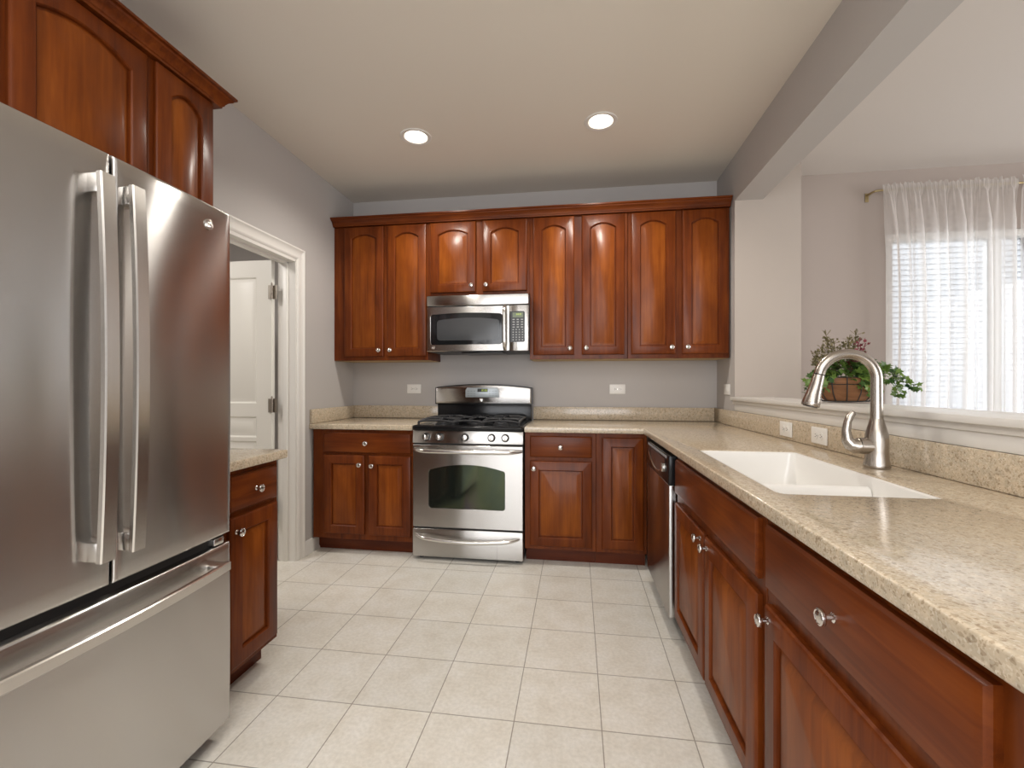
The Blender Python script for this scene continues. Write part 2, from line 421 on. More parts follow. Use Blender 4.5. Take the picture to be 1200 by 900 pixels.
# open six-panel door leaf (hinged on the far jamb, swung into the hall)
def panel_outline(x0, x1, z0, z1, d): return [(x0 + d, z0 + d), (x1 - d, z0 + d), (x1 - d, z1 - d), (x0 + d, z1 - d)]
dw, dh, dt = .755, 2.018, .035
mb = MB()
xs = [0, .11, .335, .42, .645, dw]; zs = [0, .22, .80, .955, 1.065, 1.90, dh]
holes = {(1, 1), (3, 1), (1, 3), (3, 3), (1, 5), (3, 5)}
zs = [0, .20, .80, .825, .965, 1.055, 1.905, dh]
holes = {(c, r_) for c in (1, 3) for r_ in (1, 3, 5)}
for side, y0 in ((-1, 0.), (1, dt)):
    for c in range(5):
        for r_ in range(7):
            x0, x1, z0, z1 = xs[c], xs[c + 1], zs[r_], zs[r_ + 1]
            if (c, r_) in holes:
                L = [[Vector((u, y0 - side * dep, v)) for u, v in panel_outline(x0, x1, z0, z1, d)] for d, dep in ((0, 0), (.010, .008), (.022, .008), (.036, .002))]
                t = MB(); t.loops(L, False, True); mb._merge(t.bm)
            else:
                f = [mb.bm.verts.new(p) for p in ((x0, y0, z0), (x1, y0, z0), (x1, y0, z1), (x0, y0, z1))]; mb.bm.faces.new(f)
for a_, b_ in (((0, 0), (dw, 0)), ((dw, 0), (dw, dh)), ((dw, dh), (0, dh)), ((0, dh), (0, 0))):
    f = [mb.bm.verts.new(p) for p in ((a_[0], 0, a_[1]), (b_[0], 0, b_[1]), (b_[0], dt, b_[1]), (a_[0], dt, a_[1]))]; mb.bm.faces.new(f)
bmesh.ops.remove_doubles(mb.bm, verts=mb.bm.verts, dist=1e-5)
door = mb.obj('door_1', 'door_white', None, (-2.026 - dw, 2.757, .012))
struct(door, 'open white panelled door seen through the doorway')
for hz in (.33, 1.04, 1.80):
    h = MB()
    for k in range(3): h.lathe([(.0075, 0), (.0075, .028)], 12, TR(0, 0, -.045 + .031 * k))
    h.sphere((0, 0, .056), .006, 10, 1.6); h.box(-.030, 0, .004, .007, -.045, .047); h.box(0, .030, .012, .015, -.045, .047)
    h.obj('hinge', 'hinge', door, (dw + .012, -.012, hz))
h = MB(); h.lathe([(.026, 0), (.026, .006), (.010, .012), (.010, .035), (.024, .045), (.027, .058), (.018, .068), (.0, .070)], 20, TR(.07, 0, .93) @ RX(pi / 2))
h.obj('door_knob', 'hinge', door)
# baseboards
def baseboard(name, pts):
    mb = MB(); (xa, ya_), (xb, yb2) = pts
    d = Vector((xb - xa, yb2 - ya_, 0)).normalized(); nrm = Vector((d.y, -d.x, 0))
    pr = [(0, 0), (.022, 0), (.022, .010), (.014, .022), (.014, .075), (.008, .090), (0, .095)]
    t = MB(); t.loops([[Vector(p) + nrm * a_ + Vector((0, 0, b_)) for a_, b_ in pr] for p in ((xa, ya_, 0), (xb, yb2, 0))]); mb._merge(t.bm)
    return struct(mb.obj(name, 'white'))
baseboard('baseboard_left', ((XL, 2.885), (XL, 3.06)))
baseboard('baseboard_dining', ((PIL_X, YB), (WX0 - .06, YB)))

# ------------------------------------------------------------------ cabinet parts
def outl(x0, x1, z0, z1, rise, n=14):
    pts = [(x0, z0), (x1, z0)]
    for i in range(n + 1):
        s = i / n; pts.append((x1 + (x0 - x1) * s, z1 - rise + rise * (1 - (2 * s - 1) ** 2)))
    return pts
_cache = {}
def panel_door_mesh(wd, h, rise=0., stile=.055, t=.02, grain='wood'):
    key = (round(wd, 3), round(h, 3), rise, stile)
    if key in _cache: return _cache[key]
    L = []
    def add(d, y, st=None, rs=0):
        st = st or 0
        L.append([Vector((x, y, z)) for x, z in outl(st + d, wd - st - d, st + d, h - st - d, rs)])
    add(0, 0); add(0, -t + .008); add(.003, -t + .003); add(.009, -t)
    add(0, -t, stile, rise); add(.003, -t - .001, stile, rise * .98); add(.007, -t + .003, stile, rise * .96); add(.009, -t + .012, stile, rise * .95); add(.015, -t + .012, stile, rise * .9)
    add(.036, -t + .002, stile, rise * .8)
    mb = MB(); mb.loops(L, True, True, mi=[0, 0, 0, 0, 0, 0, 0, 0, 1, 1])
    me = mb.mesh('door', ['wood', 'veneer'], 30); _cache[key] = me
    return me
def slab_mesh(wd, h, t=.02):
    key = ('slab', round(wd, 3), round(h, 3))
    if key in _cache: return _cache[key]
    L = [[Vector((x, y, z)) for x, z in ((d, d), (wd - d, d), (wd - d, h - d), (d, h - d))] for d, y in ((0, 0), (0, -t + .009), (.004, -t + .006), (.006, -t + .003), (.013, -t + .001), (.016, -t))]
    mb = MB(); mb.loops(L); me = mb.mesh('drawer', ['wood_h'], 25); _cache[key] = me
    return me
def knob_mesh():
    if 'knob' not in _cache:
        mb = MB()
        mb.lathe([(.009, 0), (.009, .002), (.0055, .005), (.005, .014), (.008, .017), (.0155, .019), (.0165, .022), (.0155, .026), (.0125, .0275), (.0115, .0265), (.005, .0285), (.0, .029)], 20, RX(pi / 2))
        _cache['knob'] = mb.mesh('knob', ['chrome'], 40)
    return _cache['knob']
def add_knob(parent, x, z): return link('knob', knob_mesh(), parent, (x, -.02, z))

def cabinet(label, loc, rz, wd, dep, h, doors=(), drawers=(), toe=False, cat='kitchen cabinet', group=None, name='cabinet', hollow=False):
    """local frame: x along the face, -y towards the room, face frame at y=0..0.019"""
    c = thing(name, label, cat, loc, rz, group)
    zb = .10 if toe else 0.
    b = MB()
    if hollow:
        b.box(0, .018, .019, dep, zb, h); b.box(wd - .018, wd, .019, dep, zb, h); b.box(.018, wd - .018, dep - .01, dep, zb, h); b.box(.018, wd - .018, .019, dep - .01, zb, zb + .018)
    else: b.box(0, wd, .019, dep, zb, h)
    if toe: b.box(0.0, wd, .10, dep, 0, zb)
    else: b.box(.0, wd, .019, dep, -.001, .0, mi=1)
    b.obj('body', ['wood', 'cab_under'], c)
    MB().box(0, wd, 0, .019, zb, h, .0015, 1).obj('face_frame', 'wood', c)
    if toe: MB().box(0, wd, .075, .10, 0, zb).obj('toe_kick', 'toe', c)
    for d in doors:
        x0, x1, za, zb2 = d['r']
        o = link('door', panel_door_mesh(x1 - x0, zb2 - za, d.get('arch', 0.)), c, (x0, 0, za))
        if 'k' in d: add_knob(o, d['k'][0] - x0, d['k'][1] - za)
    for d in drawers:
        x0, x1, za, zb2 = d['r']
        o = link('drawer', slab_mesh(x1 - x0, zb2 - za), c, (x0, 0, za))
        if 'k' in d: add_knob(o, d['k'][0] - x0, d['k'][1] - za)
    return c

UG = 'arched upper cabinets on the back wall'
UZ = 1.378; UT = 2.418; UY = YB - .309
ARCH = .034
def up_door(x0, x1, X0, kl=None, z0=1.408, z1=2.412):
    k = None
    if kl == 'r': k = (x1 - .030 - X0, z0 + .047 - UZ)
    if kl == 'l': k = (x0 + .030 - X0, z0 + .047 - UZ)
    d = dict(r=(x0 - X0, x1 - X0, z0 - UZ, z1 - UZ), arch=ARCH)
    if k: d['k'] = k
    return d
def upper(label, X0, X1, ds): return cabinet(label, (X0, UY, UZ), 0, X1 - X0, .307, UT - UZ, ds, name='upper_cabinet', group=None)
upper('tall cherry upper cabinet with two arched doors between grey wall and microwave', -1.878, -1.113, [up_door(-1.787, -1.466, -1.878, 'r'), up_door(-1.435, -1.126, -1.878, 'l')])
upper('tall cherry upper cabinet with two arched doors directly beside the microwave keypad', -.338, .361, [up_door(-.312, -.016, -.338, 'r'), up_door(.039, .339, -.338, 'l')])
upper('tall cherry upper cabinet with two arched doors at the wall stub end', .363, 1.048, [up_door(.386, .688, .363, 'r'), up_door(.734, 1.036, .363, 'l')])
MZ = 1.86
cabinet('short cherry cabinet with two small arched doors over the microwave', (-1.112, UY, MZ), 0, .773, .307, UT - MZ,
        [dict(r=(.019, .370, 1.883 - MZ, 2.412 - MZ), arch=ARCH, k=(.340, .047 + .023)), dict(r=(.422, .753, 1.883 - MZ, 2.412 - MZ), arch=ARCH, k=(.452, .047 + .023))], name='upper_cabinet')
# crown moulding
CP = [(-.03, 0), (.022, 0), (.023, .008), (.028, .011), (.030, .018), (.040, .032), (.052, .039), (.055, .046), (.064, .050), (.064, .060), (-.03, .060)]
mb = MB(); yf = UY
t = MB(); t.loops([[Vector((XL + .003, yf - a_, UT + .0005 + b_)) for a_, b_ in CP], [Vector((1.05, yf - a_, UT + .0005 + b_)) for a_, b_ in CP]]); mb._merge(t.bm)
o = mb.obj('crown_molding', 'wood_h', None, (0, 0, 0)); tag(o, 'long cherry crown moulding topping the upper cabinets on the range wall', 'moulding')

# ---- cabinets above and beside the refrigerator (they face +x)
FX = -1.575
cabinet('cherry cabinet with broad arched doors above the refrigerator', (FX, .56, 1.80), pi / 2, .900, .302, UT - 1.80,
        [dict(r=(.03, .435, .03, .607), arch=.04), dict(r=(.478, .883, .03, .607), arch=.04)], name='upper_cabinet')
cabinet('narrow cherry upper cabinet with one arched door behind the refrigerator top', (FX, 1.461, UZ), pi / 2, .304, .302, UT - UZ,
        [dict(r=(.020, .284, .03, 2.412 - UZ), arch=.04, k=(.05, .08))], name='upper_cabinet')
mb = MB(); ye = 1.767
t = MB(); t.loops([[Vector((FX + a_, .55, UT + .0005 + b_)) for a_, b_ in CP], [Vector((FX + a_, ye + a_, UT + .0005 + b_)) for a_, b_ in CP], [Vector((XL + .003, ye + a_, UT + .0005 + b_)) for a_, b_ in CP]]); mb._merge(t.bm)
o = mb.obj('crown_molding', 'wood_h'); tag(o, 'cherry crown moulding with a returned corner above the refrigerator cabinets', 'moulding')

# ---- base cabinets on the back wall
BY = 2.985; BH = .876
cabinet('cherry base cabinet with one drawer and two doors between doorway and range', (-1.865, BY, 0), 0, .750, YB - BY, BH,
        [dict(r=(.087, .395, .14, .697), k=(.365, .632)), dict(r=(.427, .735, .14, .697), k=(.457, .628))],
        [dict(r=(.087, .735, .714, .853), k=(.411, .783))], True, name='base_cabinet')
cabinet('cherry base cabinet with one drawer above one door just beside the range', (-.340, BY, 0), 0, .466, YB - BY, BH,
        [dict(r=(.035, .440, .125, .688), k=(.062, .640))], [dict(r=(.035, .440, .714, .853), k=(.237, .783))], True, name='base_cabinet')
cabinet('cherry corner base cabinet with a single knobless door next to the dishwasher', (.127, BY, 0), 0, .322, YB - BY, BH,
        [dict(r=(.038, .300, .125, .850))], (), True, name='base_cabinet')
# ---- narrow base cabinet between refrigerator and doorway
cabinet('narrow cherry base cabinet between refrigerator and doorway', (-1.290, 1.485, 0), pi / 2, .306, .585, BH,
        [dict(r=(.020, .288, .125, .695), k=(.048, .640))], [dict(r=(.020, .288, .714, .853), k=(.154, .783))], True, name='base_cabinet')
# ---- peninsula
RP = -pi / 2 + math.atan(SL)
def pen(y): return (edge_x(y) + .030, y, 0)
cabinet('cherry sink base cabinet with a long false front and two doors under the white sink', pen(2.175), RP, .955, .53, BH,
        [dict(r=(.025, .468, .125, .655), k=(.438, .632)), dict(r=(.487, .930, .125, .655), k=(.517, .622))], [dict(r=(.025, .930, .695, .853))], True, name='sink_base_cabinet', hollow=True)
cabinet('cherry base cabinet with one wide drawer over one door beside the sink cabinet', pen(1.215), RP, .655, .53, BH,
        [dict(r=(.022, .622, .125, .655), k=(.050, .627))], [dict(r=(.022, .622, .695, .853), k=(.322, .775))], True, name='base_cabinet')
cabinet('cherry base cabinet at the open end of the sink counter', pen(.555), RP, .62, .53, BH,
        [dict(r=(.06, .59, .125, .655), k=(.09, .627))], [dict(r=(.06, .59, .695, .853), k=(.322, .775))], True, name='base_cabinet')

# ------------------------------------------------------------------ countertops
def slab(outline, hole, z0, z1, bev, mats='counter'):
    bm = bmesh.new()
    def ring(pts):
        vs = [bm.verts.new((x, y, z1)) for x, y in pts]
        for i in range(len(vs)): bm.edges.new((vs[i], vs[(i + 1) % len(vs)]))
    ring(outline)
    if hole: ring(hole)
    bmesh.ops.triangle_fill(bm, use_beauty=True, use_dissolve=False, edges=list(bm.edges), normal=(0, 0, 1))
    r = bmesh.ops.extrude_face_region(bm, geom=list(bm.faces))
    vs = [g for g in r['geom'] if isinstance(g, bmesh.types.BMVert)]
    bmesh.ops.translate(bm, verts=vs, vec=(0, 0, z0 - z1))
    bmesh.ops.recalc_face_normals(bm, faces=bm.faces)
    bm.normal_update()
    top = [e for e in bm.edges if all(abs(v.co.z - z1) < 1e-5 for v in e.verts) and len(e.link_faces) == 2 and abs(e.link_faces[0].normal.dot(e.link_faces[1].normal)) < .5]
    bot = [e for e in bm.edges if all(abs(v.co.z - z0) < 1e-5 for v in e.verts) and len(e.link_faces) == 2 and abs(e.link_faces[0].normal.dot(e.link_faces[1].normal)) < .5]
    bmesh.ops.bevel(bm, geom=top + bot, offset=bev, segments=3, profile=.5, affect='EDGES')
    s = MB(); s.bm.free(); s.bm = bm
    return s
def rrect(x0, x1, y0, y1, r, n=4):
    P = []
    for cx, cy, a0 in ((x1 - r, y0 + r, -pi / 2), (x1 - r, y1 - r, 0), (x0 + r, y1 - r, pi / 2), (x0 + r, y0 + r, pi)):
        for i in range(n + 1): P.append((cx + r * cos(a0 + pi / 2 * i / n), cy + r * sin(a0 + pi / 2 * i / n)))
    return P
CZ0, CZ1 = BH + .001, .914
CF = 2.955
# left of the range
c = slab([(XL + .002, CF), (-1.114, CF), (-1.114, YB - .002), (XL + .002, YB - .002)], None, CZ0, CZ1, .006).obj('countertop', 'counter')
tag(c, 'short speckled tan countertop between doorway and range', 'countertop')
MB().box(XL + .002, -1.114, YB - .022, YB - .002, CZ1 + .001, 1.016, .003).obj('backsplash', 'counter', c)
MB().box(XL + .002, XL + .022, CF + .005, YB - .023, CZ1 + .001, 1.016, .003).obj('backsplash', 'counter', c)
# beside the refrigerator
c = slab([(XL + .002, 1.45), (-1.248, 1.45), (-1.248, 1.803), (XL + .002, 1.803)], None, CZ0, CZ1, .006).obj('countertop', 'counter')
tag(c, 'small speckled tan countertop on the narrow cabinet by the refrigerator', 'countertop')
MB().box(XL + .002, XL + .022, 1.45, 1.803, CZ1 + .001, 1.016, .003).obj('backsplash', 'counter', c)
# L-shaped with the sink
SX0, SX1, SY0, SY1 = .526, .914, 1.262, 2.045
ye = -.10
poly = [(-.340, CF), (edge_x(CF), CF), (edge_x(ye), ye), (pony_x(ye) - .002, ye), (pony_x(PIL_Y) - .002, PIL_Y), (XR - .002, YB - .002), (-.340, YB - .002)]
hole = rrect(SX0, SX1, SY0, SY1, .022)
c = slab(poly, hole, CZ0, CZ1, .006).obj('countertop', 'counter')
tag(c, 'large L-shaped speckled tan countertop holding the white sink', 'countertop')
MB().box(-.340, XR - .023, YB - .022, YB - .002, CZ1 + .001, 1.016, .003).obj('backsplash', 'counter', c)
mb = MB()
mb.prism([(XR - .022, YB - .002), (XR - .022, PIL_Y), (pony_x(ye) - .022, ye), (pony_x(ye) - .002, ye), (XR - .002, PIL_Y), (XR - .002, YB - .002)], 'z', CZ1 + .001, 1.018, bev=.0025)
mb.obj('backsplash', 'counter', c)

# sink
s = thing('sink', 'white undermount kitchen sink set in the L-shaped counter', 'sink', ((SX0 + SX1) / 2, (SY0 + SY1) / 2, .70))
ox, oy = (SX0 + SX1) / 2, (SY0 + SY1) / 2
def bowl(x0, x1, y0, y1):
    L = []
    for d, z, r in ((-.002 + .004, .911, .020), (.006, .911, .022), (.010, .906, .026), (.013, .88, .03), (.022, .74, .045), (.032, .722, .055), (.050, .714, .06), (.14, .710, .04)):
        L.append([Vector((x - ox, y - oy, z - .70)) for x, y in rrect(x0 + d, x1 - d, y0 + d, y1 - d, r, 5)])
    return L
def sink_mesh():
    mb = MB()
    # single outer skin, two basins separated by a low divider
    L = []
    for d, z, r in ((.0015, .878, .020), (.0015, .911, .020), (.006, .911, .022), (.010, .907, .026), (.014, .86, .03), (.022, .74, .045), (.032, .722, .055), (.050, .714, .06)):
        L.append([Vector((x - ox, y - oy, z - .70)) for x, y in rrect(SX0 + d, SX1 - d, SY0 + d, SY1 - d, r, 5)])
    mb.loops(L, False, True)
    return mb
sink_mesh().obj('basin', 'sink', s)
mb = MB(); yd = 1.54
prf = [(-.045, 0), (-.028, .02), (-.018, .15), (-.012, .163), (0, .168), (.012, .163), (.018, .15), (.028, .02), (.045, 0)]
t = MB(); t.loops([[Vector((x, yd - oy + a_, .012 + b_)) for a_, b_ in prf] for x in (SX0 + .016 - ox, SX1 - .016 - ox)]); mb._merge(t.bm)
mb.obj('divider', 'sink', s)
for yy in (1.38, 1.80):
    MB().lathe([(.045, 0), (.045, .003), (.038, .004), (.034, .001), (.0, .001)], 24, TR(0, yy - oy, .014)).obj('drain', 'chrome', s)

# faucet
fx, fy = 1.012, 1.69
f = thing('faucet', 'brushed nickel pull-down gooseneck faucet behind the sink', 'faucet', (fx, fy, .9145), math.atan2(-.10, 1))
MB().lathe([(.0, 0), (.036, 0), (.038, .004), (.0375, .012), (.034, .030), (.0335, .055), (.034, .09), (.0325, .112), (.027, .135), (.0215, .155), (.0185, .168), (.0, .168)], 32).obj('base', 'nickel', f)
pts = [(0, 0, .160), (0, 0, .22), (0, 0, .302)]
R_ = .087; zc = .302
for i in range(1, 25):
    a_ = pi * i / 24 * .94; pts.append((-R_ + R_ * cos(a_), 0, zc + R_ * sin(a_) * 1.0))
MB().tube(pts, [.0185, .0178, .0172] + [.0170] * 24, 20).obj('neck', 'nickel', f)
e = Vector(pts[-1]); d = (Vector(pts[-1]) - Vector(pts[-2])).normalized()
hd = MB(); hp = [e + d * q for q in (.0015, .006, .035, .07, .098, .111, .114)]
hd.tube(hp, [.0170, .0178, .0195, .0232, .0278, .0285, .027], 24)
hd.obj('spray_head', 'nickel', f)
MB().tube([e - d * .001, e + d * .0025], .0176, 20).obj('collar', 'black_plastic', f)
MB().tube([e + d * .114, e + d * .117], .022, 20).obj('spray_nozzle', 'black_plastic', f)
hb = MB()
hb.tube([(0.004, 0, .073), (-.03, 0, .073), (-.052, 0, .073)], [.029, .0285, .0275], 20)
hb.tube([(-.053, 0, .073), (-.062, 0, .072), (-.078, 0, .078), (-.088, 0, .095), (-.090, 0, .125), (-.086, 0, .155), (-.078, 0, .175), (-.070, 0, .186), (-.067, 0, .19)],
        [.0275, .027, .0225, .0175, .0135, .0118, .0115, .0100, .005], 16)
hb.obj('handle', 'nickel', f)

# ------------------------------------------------------------------ badge used on the appliances
def badge_mesh():
    if 'badge' in _cache: return _cache['badge']
    mb = MB()
    mb.lathe([(.0, 0), (1., 0), (1., .14), (.9, .2), (.84, .12), (.0, .12)], 28, RX(pi / 2))
    def curve(fn, n, r):
        mb.tube([(x, -.16, z) for x, z in (fn(i / (n - 1)) for i in range(n))], r, 6)
    for q in range(4):
        a0 = q * pi / 2
        curve(lambda s, a0=a0: (.68 * cos(a0 + s * 1.15) * (1 - .25 * s), .68 * sin(a0 + s * 1.15) * (1 - .25 * s)), 8, .07)
    # monogram: looping script G and E
    curve(lambda s: (-.22 + .20 * cos(.6 + s * 5.2), .02 + .34 * sin(.6 + s * 5.2)), 18, .055)
    curve(lambda s: (-.20 + .16 * s, -.06 - .02 * s), 4, .055)
    curve(lambda s: (.22 + .17 * cos(.7 + s * 3.0), .19 + .16 * sin(.7 + s * 3.0)), 10, .055)
    curve(lambda s: (.22 + .18 * cos(2.2 + s * 3.2), -.15 + .18 * sin(2.2 + s * 3.2)), 10, .055)
    _cache['badge'] = mb.mesh('badge', ['chrome'], 40)
    return _cache['badge']
def add_badge(parent, x, y, z, r):
    o = link('badge', badge_mesh(), parent, (x, y, z)); o.scale = (r, r * .8, r); return o

# ------------------------------------------------------------------ refrigerator (faces +x)
FW = .813; FH = 1.779
fr = thing('refrigerator', 'stainless french-door refrigerator with bottom freezer drawer', 'refrigerator', (-1.170, .572, 0), pi / 2)
b = MB(); b.box(.006, FW - .006, .070, .690, .035, FH - .02, .004)
b.obj('body', 'dark_grey', fr)
MB().box(.03, FW - .03, .075, .12, .0, .06).obj('base_grille', 'black_plastic', fr)
def pillow(x0, x1, z0, z1, xc, hwid, bx, bz, depth, nx=22, nz=30, r=.010):
    def cuts(a, b_, n):
        e = [0, r * .12, r * .35, r * .65, r]
        L = [a + q for q in e]; L += [a + r + (b_ - a - 2 * r) * i / n for i in range(1, n)]; L += [b_ - q for q in reversed(e)]
        return L
    X, Z = cuts(x0, x1, nx), cuts(z0, z1, nz); zc_, hz_ = (z0 + z1) / 2, (z1 - z0) / 2
    def fall(d):
        d = max(0., min(r, d)); return r - math.sqrt(max(0., r * r - (r - d) ** 2))
    mb = MB(); V = []
    for z in Z:
        row = []
        for x in X:
            y = -bx * (1 - ((x - xc) / hwid) ** 2) - bz * (1 - ((z - zc_) / hz_) ** 2) + max(fall(x - x0), fall(x1 - x), fall(z - z0), fall(z1 - z))
            row.append(mb.bm.verts.new((x, y, z)))
        V.append(row)
    for i in range(len(Z) - 1):
        for j in range(len(X) - 1): mb.bm.faces.new((V[i][j], V[i][j + 1], V[i + 1][j + 1], V[i + 1][j]))
    ring = V[0] + [row[-1] for row in V[1:]] + list(reversed(V[-1][:-1])) + [row[0] for row in reversed(V[1:-1])]
    back = [mb.bm.verts.new((v.co.x, depth, v.co.z)) for v in ring]
    for i in range(len(ring)):
        j = (i + 1) % len(ring); mb.bm.faces.new((ring[i], back[i], back[j], ring[j]))
    mb.bm.faces.new(back)
    return mb
xc, hwid = FW / 2, FW / 2
BX, BZ = .012, .004
dl = pillow(0, .4035, .694, FH, xc, hwid, BX, BZ, .065).obj('door', 'fridge_steel', fr)
dr = pillow(.4105, FW, .694, FH, xc, hwid, BX, BZ, .065).obj('door', 'fridge_steel', fr)
fz = pillow(0, FW, .060, .664, xc, hwid, BX, .003, .065).obj('freezer_drawer', 'fridge_steel', fr)
MB().box(.01, FW - .01, .02, .069, .664, .694).obj('gasket', 'gasket', fr)
for x in (.03, FW - .07): MB().box(x, x + .04, .0, .05, .668, .690, .003).obj('hinge', 'steel_handle', fr)
def bar_handle(L, wd, th, st0, bow, blk, axis):
    """flat bar bowed outwards with end blocks; along z (axis 'z') or x"""
    mb = MB(); n = 25
    def P(u, v, s):   # u across, v outwards(-y), s along
        return (u, -v, s) if axis == 'z' else (s, -v, u)
    prof = [(-wd / 2, 0), (wd / 2, 0), (wd / 2, th - .003), (wd / 2 - .003, th), (-wd / 2 + .003, th), (-wd / 2, th - .003)]
    Ls = []
    for i in range(n):
        s_ = i / (n - 1); off = st0 - th + bow * (1 - (2 * s_ - 1) ** 2)
        Ls.append([Vector(P(a_, off + b_, L * s_)) for a_, b_ in prof])
    t = MB(); t.loops(Ls); mb._merge(t.bm)
    for s0, s1 in ((.002, blk), (L - blk, L - .002)):
        a_, b_ = P(-wd / 2 + .002, -.012, s0), P(wd / 2 - .002, st0 - th + .004, s1)
        mb.box(*sorted((a_[0], b_[0])), *sorted((a_[1], b_[1])), *sorted((a_[2], b_[2])), .002)
    return mb
yl = -BX - BZ * .2
bar_handle(.935, .036, .014, .046, .014, .048, 'z').obj('handle', 'steel_handle', dl, (.362, yl + .004, .772))
bar_handle(.935, .036, .014, .046, .014, .048, 'z').obj('handle', 'steel_handle', dr, (.440, yl + .004, .772))
bar_handle(.690, .030, .014, .048, .022, .045, 'x').obj('handle', 'steel_handle', fz, (.062, -.004, .606))
add_badge(dr, .712, -.0078, 1.709, .0165)

# ------------------------------------------------------------------ gas range
rg = thing('gas_range', 'stainless gas range with black cooktop between the base cabinets', 'stove', (-1.110, 2.945, 0))
W_ = .764
b = MB(); b.box(.004, W_ - .004, .034, .630, .018, .872, .003)
for x in (.03, W_ - .06):
    for y in (.06, .57): b.lathe([(.016, 0), (.016, .03)], 12, TR(x + .015, y, 0))
b.obj('body', 'dark_grey', rg)
# storage drawer
dwr = MB(); dwr.box(.002, W_ - .002, 0, .033, .024, .214, .005, 3); dwr = dwr.obj('drawer', 'steel', rg)
def oval_handle(x0, x1, z, sag, out, ra):
    mb = MB(); n = 25; pts = []
    for i in range(n):
        s_ = i / (n - 1); k = 1 - (2 * s_ - 1) ** 2
        o_ = out * min(1, min(s_, 1 - s_) / .09) ** .6
        pts.append((x0 + (x1 - x0) * s_, -o_ - .004 - .008 * k, z - sag * k))
    mb.tube(pts, [ra * (.7 + .3 * min(1, min(i, n - 1 - i) / 3)) for i in range(n)], 14, flat=(1., 1.25))
    return mb
oval_handle(.028, .736, .172, .026, .036, .0105).obj('handle', 'steel_handle', dwr)
# oven door with window opening
def win_outline(x0, x1, z0, z1, rise, r, n=5, na=14):
    P = []
    for cx, cy, a0 in ((x1 - r, z0 + r, -pi / 2),):
        pass
    P += [(x0 + r * (1 - cos(pi / 2 * i / n)), z0 + r * (1 - sin(pi / 2 * i / n))) for i in range(n + 1)]
    P += [(x1 - r * (1 - sin(pi / 2 * i / n)), z0 + r * (1 - cos(pi / 2 * i / n))) for i in range(n + 1)]
    zs_ = z1 - rise
    P += [(x1 - r * (1 - cos(pi / 2 * i / n)), zs_ - r + r * sin(pi / 2 * i / n)) for i in range(n + 1)]
    for i in range(1, na):
        s_ = i / na; P.append((x1 - r + (x0 - x1 + 2 * r) * s_, zs_ + rise * (1 - (2 * s_ - 1) ** 2)))
    P += [(x0 + r * (1 - sin(pi / 2 * i / n)), zs_ - r + r * cos(pi / 2 * i / n)) for i in range(n + 1)]
    return P
def outer_match(P, X0, X1, Z0, Z1):
    cx, cz = (X0 + X1) / 2, (Z0 + Z1) / 2; L = []
    corners = {}
    for tgt in ((X0, Z0), (X1, Z0), (X1, Z1), (X0, Z1)):
        ct = math.atan2(tgt[1] - cz, tgt[0] - cx)
        k = min(range(len(P)), key=lambda i: abs((math.atan2(P[i][1] - cz, P[i][0] - cx) - ct + pi) % (2 * pi) - pi)); corners[k] = tgt
    for i, (x, z) in enumerate(P):
        if i in corners: L.append(corners[i]); continue
        dx, dz = x - cx, z - cz
        k = min((X1 - cx) / abs(dx) if abs(dx) > 1e-6 else 1e9, (Z1 - cz) / abs(dz) if abs(dz) > 1e-6 else 1e9)
        L.append((cx + dx * k, cz + dz * k))
    return L
def framed_door(X0, X1, Z0, Z1, P, y0, t, rec=.006):
    O = outer_match(P, X0, X1, Z0, Z1)
    O2 = outer_match(P, X0 + .004, X1 - .004, Z0 + .004, Z1 - .004)
    cx = sum(p[0] for p in P) / len(P); cz = sum(p[1] for p in P) / len(P)
    P2 = [(x + (cx - x) * .012, z + (cz - z) * .012) for x, z in P]
    L = [[Vector((x, y0 + t, z)) for x, z in O], [Vector((x, y0 + .004, z)) for x, z in O], [Vector((x, y0, z)) for x, z in O2], [Vector((x, y0, z)) for x, z in P], [Vector((x, y0 + rec, z)) for x, z in P2]]
    mb = MB(); mb.loops(L, True, False)
    g = MB(); g.loops([[Vector((x, y0 + rec - .001, z)) for x, z in P2], [Vector((x, y0 + rec + .006, z)) for x, z in P2]])
    return mb, g
P = win_outline(.114, .642, .354, .654, .036, .018)
d_, g_ = framed_door(.002, W_ - .002, .224, .784, P, 0, .033)
od = d_.obj('oven_door', 'steel', rg)
g_.obj('window', 'oven_glass', od)
oval_handle(.012, .752, .752, .004, .046, .0125).obj('handle', 'steel_handle', od)
MB().box(.006, W_ - .006, .012, .033, .786, .794).obj('gap_strip', 'gasket', rg)
# control panel and knobs
cpn = MB(); cpn.prism([(.0, .796), (.033, .796), (.033, .880), (.010, .880)], 'x', .002, W_ - .002, bev=.002)
cpn = cpn.obj('control_panel', 'steel', rg)
for kx in (.096, .190, .368, .550, .643):
    k = MB(); k.lathe([(.0275, 0), (.0275, .003), (.0235, .005), (.0, .005)], 24, RX(pi / 2 - .12), mi=1)
    k.lathe([(.0225, .004), (.022, .010), (.0185, .024), (.016, .028), (.0, .029)], 24, RX(pi / 2 - .12))
    k.box(-.0045, .0045, -.036, -.006, -.018, .018, .002)
    k.obj('knob', ['chrome', 'black_plastic'], cpn, (kx, .004, .838))
